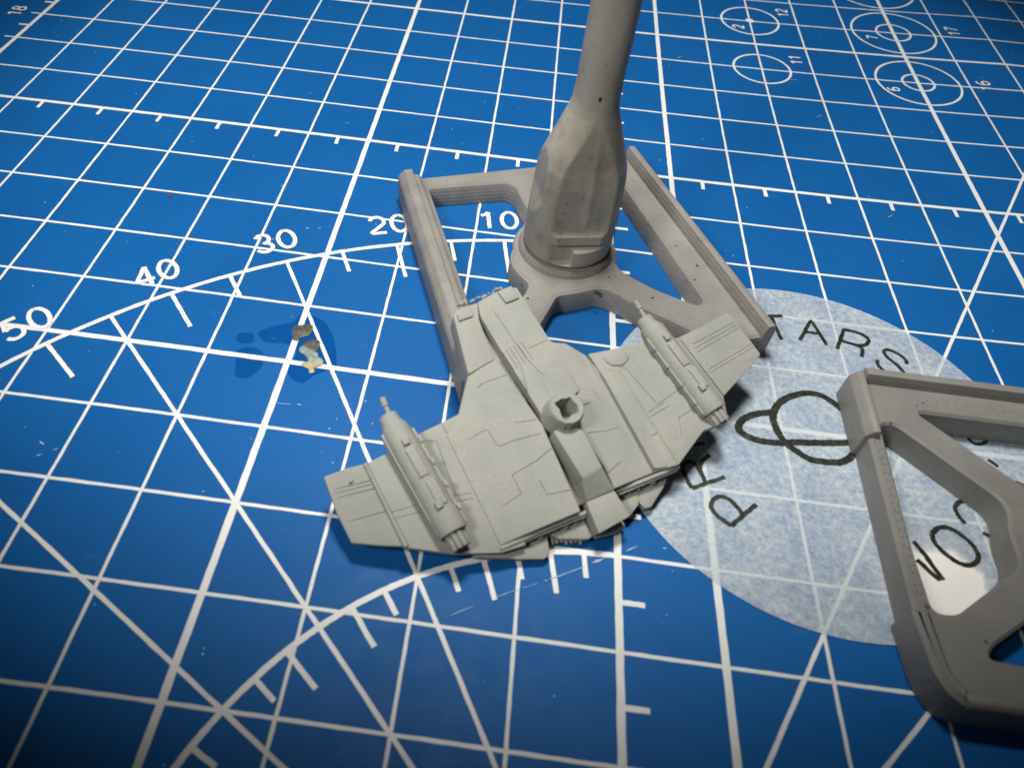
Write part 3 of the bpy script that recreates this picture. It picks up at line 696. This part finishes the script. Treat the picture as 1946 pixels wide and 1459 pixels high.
# left half of the hull: plateau falling to the wing
def surf(pts, faces, name, th=0.12):
    """closed faceted shell: image points with heights, thickness along the plane's normal"""
    T = [S(u, v, h) for u, v, h in pts]; B = [S(u, v, h) - PN * (th + h) for u, v, h in pts]; n = len(T)
    cnt = {}
    for f in faces:
        for a, b in zip(f, f[1:] + f[:1]): cnt[(a, b)] = 1
    F = [tuple(f) for f in faces] + [tuple(i + n for i in reversed(f)) for f in faces]
    for (a, b) in list(cnt):
        if (b, a) not in cnt: F.append((b, a, a + n, b + n))
    bm = bmesh.new(); vs = [bm.verts.new(p) for p in T + B]
    for f in F: bm.faces.new([vs[i] for i in f])
    return bmk(name, bm, PRIMER, sh, 12, bev=0.008, seg=1, ang=30)
HL = [(890, 711, .045), (943, 682, .085), (996, 757, .085), (1032, 808, .085), (1104, 971, .085), (1025, 1004, .085), (952, 1036, .015), (848, 826, .015), (872, 786, .015), (912, 790, .075)]
h1 = surf(HL, [[0, 1, 2, 3, 4, 5, 9], [0, 9, 8], [8, 9, 7], [7, 9, 5, 6]], 'hull_plate')
groove(h1, [[(908, 735), (918, 728), (968, 711)], [(858, 852), (922, 816), (928, 818), (943, 844), (950, 848), (972, 838), (1028, 824)], [(926, 978), (991, 938), (973, 903), (1020, 875), (1048, 852)], [(1025, 913), (1040, 940), (1098, 928)], [(926, 978), (936, 998), (950, 1030)], [(978, 803), (1020, 798)]], 0.0095, 0.035, 0.075)
HR = [(1046, 650, .095), (1075, 652, .095), (1112, 674, .07), (1135, 700, .06), (1176, 699, .11), (1288, 883, .11), (1242, 898, -.01), (1168, 928, .11), (1148, 885, .11), (1100, 815, .11), (1066, 770, .10), (1134, 722, -.01)]
h2 = surf(HR, [[0, 1, 2, 11, 6, 7, 8, 9, 10], [2, 3, 11], [3, 4, 11], [4, 5, 6, 11]], 'hull_plate')
groove(h2, [[(1117, 823), (1152, 816), (1184, 806), (1203, 835)], [(1206, 837), (1252, 822)], [(1154, 899), (1184, 873)], [(1132, 735), (1145, 758)], [(1107, 770), (1125, 762)]], 0.0095, 0.095, 0.10)
# little lug at the root of the right wing
plate([(1146, 676), (1162, 669), (1186, 664), (1197, 678), (1186, 693), (1164, 694), (1152, 686)], 0.09, 0.08, 0.015, name='wing_root')
bm = bmesh.new(); tube(bm, [S(1133, 678, .03), S(1152, 692, .03)], 0.035); bmk('wing_root_pin', bm, PRIMER, sh, 50)
# rear edge: thin doubled skin with small fittings under it
for a, b, h in (((950, 1042), (1113, 973), 0.0), ((952, 1046), (1112, 979), -0.03), ((1166, 935), (1290, 886), 0.0), ((1168, 941), (1286, 892), -0.03)):
    bar(a, b, 0.035, 0.02, h, 'skin_edge', ch=0.004)
random.seed(11)
for (a, b, m) in (((985, 1036), (1108, 985), 13), ((1172, 944), (1245, 914), 8)):
    for k in range(m):
        t = (k + 0.5) / m; u = a[0] + (b[0] - a[0]) * t; v = a[1] + (b[1] - a[1]) * t + random.uniform(-1.5, 2.5); l = random.uniform(3, 6)
        bar((u - l, v + l * .4), (u + l * .4, v - l * .2), random.uniform(.02, .05), random.uniform(.02, .05), -0.10, 'fitting', ch=0.004)
plate([(900, 1046), (948, 1040), (1040, 1016), (1046, 1052), (1035, 1062), (985, 1062), (900, 1058)], -0.10, 0.10, 0.018, name='tail_flap')
plate([(1205, 918), (1275, 890), (1262, 925), (1238, 963), (1226, 966), (1210, 950)], -0.12, 0.10, 0.018, name='tail_flap')
plate([(1040, 1012), (1100, 972), (1128, 1018), (1118, 1024), (1062, 1023)], -0.10, 0.14, 0.016, name='tail_box')
plate([(1172, 940), (1212, 925), (1214, 958), (1198, 980), (1190, 980)], -0.10, 0.14, 0.016, name='tail_box')
plate([(1020, 1005), (1110, 965), (1180, 935), (1215, 925), (1190, 970), (1120, 1010), (1050, 1020)], -0.16, 0.12, 0.016, name='engine_bed')
for k in range(7):
    u = 1048 + k * 9; bm = bmesh.new(); tube(bm, [S(u, 1020 + (k % 2) * 3, -0.2), S(u + 2, 1034 - (k % 3) * 2, -0.2)], 0.02, 8); bmk('exhaust_stub', bm, PRIMER, sh, 50)
bm = bmesh.new(); tube(bm, [S(1128, 1018, -0.16), S(1160, 1008, -0.16), S(1183, 996, -0.16)], [0.035, 0.05, 0.045], 14); bmk('exhaust_pipe', bm, PRIMER, sh, 50)
# spine: raised keel block behind the socket, stepping down to the tail block
plate([(1052, 820), (1062, 812), (1095, 810), (1108, 818), (1145, 887), (1107, 908)], 0.25, 0.26, 0.012, name='spine_block')
surf([(1107, 908, .25), (1145, 887, .25), (1168, 930, .10), (1115, 953, .10)], [[0, 1, 2, 3]], 'spine_ramp', 0.1)
plate([(1114, 953), (1168, 931), (1198, 980), (1138, 1014)], 0.10, 0.28, 0.016, name='tail_block', taper=0.10)
plate([(990, 694), (1004, 748), (1034, 796), (1058, 775), (1030, 722), (1010, 700)], 0.12, 0.1, 0.012, name='keel_ridge')
# socket for the stand
def PXf(c, a, r, h): return c + (PXx * math.cos(a) + PXy * math.sin(a)) * r + PN * h
PXx = (S(1160, 780, 0) - S(1060, 780, 0)).normalized(); PXy = PN.cross(PXx)
bc = S(1064, 793, 0.08); sk = bmesh.new(); prof = [(0.215, 0.0), (0.21, 0.06), (0.195, 0.20), (0.183, 0.27), (0.172, 0.285)]; nn = 48; rows = []
for r, h in prof: rows.append([sk.verts.new(PXf(bc, 6.28318 * i / nn, r * (1 + 0.012 * math.sin(i * 1.7) * (h > .1)), h)) for i in range(nn)])
for a, b in zip(rows, rows[1:]):
    for i in range(nn): sk.faces.new((a[i], a[(i + 1) % nn], b[(i + 1) % nn], b[i]))
hexr = []
for dz, q in ((0.285, 1.0), (0.275, 0.97), (0.06, 0.9)):
    row = []
    for i in range(nn):
        a = 6.28318 * i / nn; sec = (a + 0.35) % (math.pi / 2) - math.pi / 4; r = min(0.138, 0.100 / math.cos(sec)) * q * (1 + 0.09 * math.sin(3 * a + 1) + 0.03 * math.sin(7 * a)); row.append(sk.verts.new(PXf(bc, a, r, dz)))
    hexr.append(row)
for a, b in zip([rows[-1]] + hexr, hexr):
    for i in range(nn): sk.faces.new((a[i], a[(i + 1) % nn], b[(i + 1) % nn], b[i]))
sk.faces.new(list(reversed(hexr[-1]))); sk.faces.new(list(reversed(rows[0])))
bmk('socket', sk, PRIMER, sh, 35)
bm = bmesh.new()
for k in range(7):
    c = PXf(bc, -1.9 + k * 0.12, 0.195, 0.15 + random.uniform(0, .05)); ico = bmesh.ops.create_icosphere(bm, subdivisions=1, radius=random.uniform(.012, .025))
    for q in ico['verts']: q.co = q.co + c
setp(bmk('paint_crumbs', bm, PRIMER, sh, 70), kind='stuff')

# gun pods
def pod(P0, P1, tip, muz, tailp, h, R, side):
    A, B = S(*P0, h), S(*P1, h); d = (B - A).normalized(); x = d.cross(PN).normalized(); y = x.cross(d); L = (B - A).length
    def lat(prof, name, parent, n=28, flat=None):
        bm = bmesh.new(); rows = []
        for t, r in prof:
            rows.append([bm.verts.new(A + d * t + (x * math.cos(6.28318 * k / n) + y * math.sin(6.28318 * k / n)) * r) for k in range(n)])
        for a, b in zip(rows, rows[1:]):
            for i in range(n): bm.faces.new((a[i], a[(i + 1) % n], b[(i + 1) % n], b[i]))
        bm.faces.new(rows[0]); bm.faces.new(list(reversed(rows[-1]))); return bmk(name, bm, PRIMER, parent, 40)
    body = lat([(-0.01, R * .42), (0.0, R * .62), (0.02, R * .68), (0.10, R * .70), (0.115, R * .78), (0.16, R * .92), (0.22, R * .98), (L * .30, R), (L * .34, R * 1.0), (L * .84, R), (L * .845, R * 1.05), (L - .03, R * 1.06), (L, R * 1.0), (L + .005, R * .8)], 'gun_pod', sh)
    def box(t0, t1, s0, s1, z0, z1, name, parent=body, ch=0.006):
        c = []
        for zz in (z1, z0): c.append([A + d * t0 + x * s0 + y * zz, A + d * t1 + x * s0 + y * zz, A + d * t1 + x * s1 + y * zz, A + d * t0 + x * s1 + y * zz])
        bm = bmesh.new(); add_prism(bm, c[0], c[1]); return bmk(name, bm, PRIMER, parent, 35, bev=ch, seg=2)
    T, Mz = S(*tip, h), S(*muz, h)
    bm = bmesh.new(); e = (T - Mz); n1 = [Mz + e * t for t in (0, .45, .5, .52, .8, .98, 1.0)]; tube(bm, [p for p in n1], [0.028, 0.026, 0.026, 0.036, 0.034, 0.034, 0.026], 12); bmk('gun_barrel', bm, PRIMER, body, 50)
    # strips, hatches and clamps along the pod
    sg = side
    box(L * .18, L * .98, -R * 1.12 * sg, -R * .93 * sg, -0.05, 0.055, 'side_strip')
    for k in range(4): box(L * (.26 + .19 * k), L * (.31 + .19 * k), -R * 1.22 * sg, -R * 1.0 * sg, -0.01, 0.075, 'clamp', ch=0.004)
    box(L * .12, L * .97, R * .90 * sg, R * 1.08 * sg, -0.07, 0.03, 'side_strip')
    box(L * .33, L * .56, -R * .30, R * .34, R * .7, R * 1.09, 'hatch', ch=0.004)
    box(L * .60, L * .80, -R * .42, R * .22, R * .7, R * 1.09, 'hatch', ch=0.004)
    box(L * .24, L * .30, -R * .22, R * .25, R * .8, R * 1.22, 'lug', ch=0.014)
    box(L * .76, L * .82, -R * .06, R * .42, R * .8, R * 1.20, 'lug', ch=0.010)
    # exhaust: a bundle of small tubes
    E = S(*tailp, h); q = (E - B).length
    for k in range(8):
        a = 6.28318 * (k + .5) / 8; o = (x * math.cos(a) + y * math.sin(a)) * R * 0.52
        bm = bmesh.new(); tube(bm, [B + o - d * .02, B + o + d * q * .9, B + o + d * q], [R * .22, R * .21, R * .16], 10); bmk('exhaust_tube', bm, PRIMER, body, 50)
    bm = bmesh.new(); tube(bm, [B - d * .02, B + d * q * .93], [R * .40, R * .40], 14); bmk('exhaust_core', bm, PRIMER, body, 50)
    return body
pod((736, 790), (862, 1012), (726, 756), (741, 790), (875, 1042), 0.10, 0.150, 1)
pod((1222, 606), (1355, 782), (1207, 572), (1226, 604), (1370, 804), 0.10, 0.145, -1)
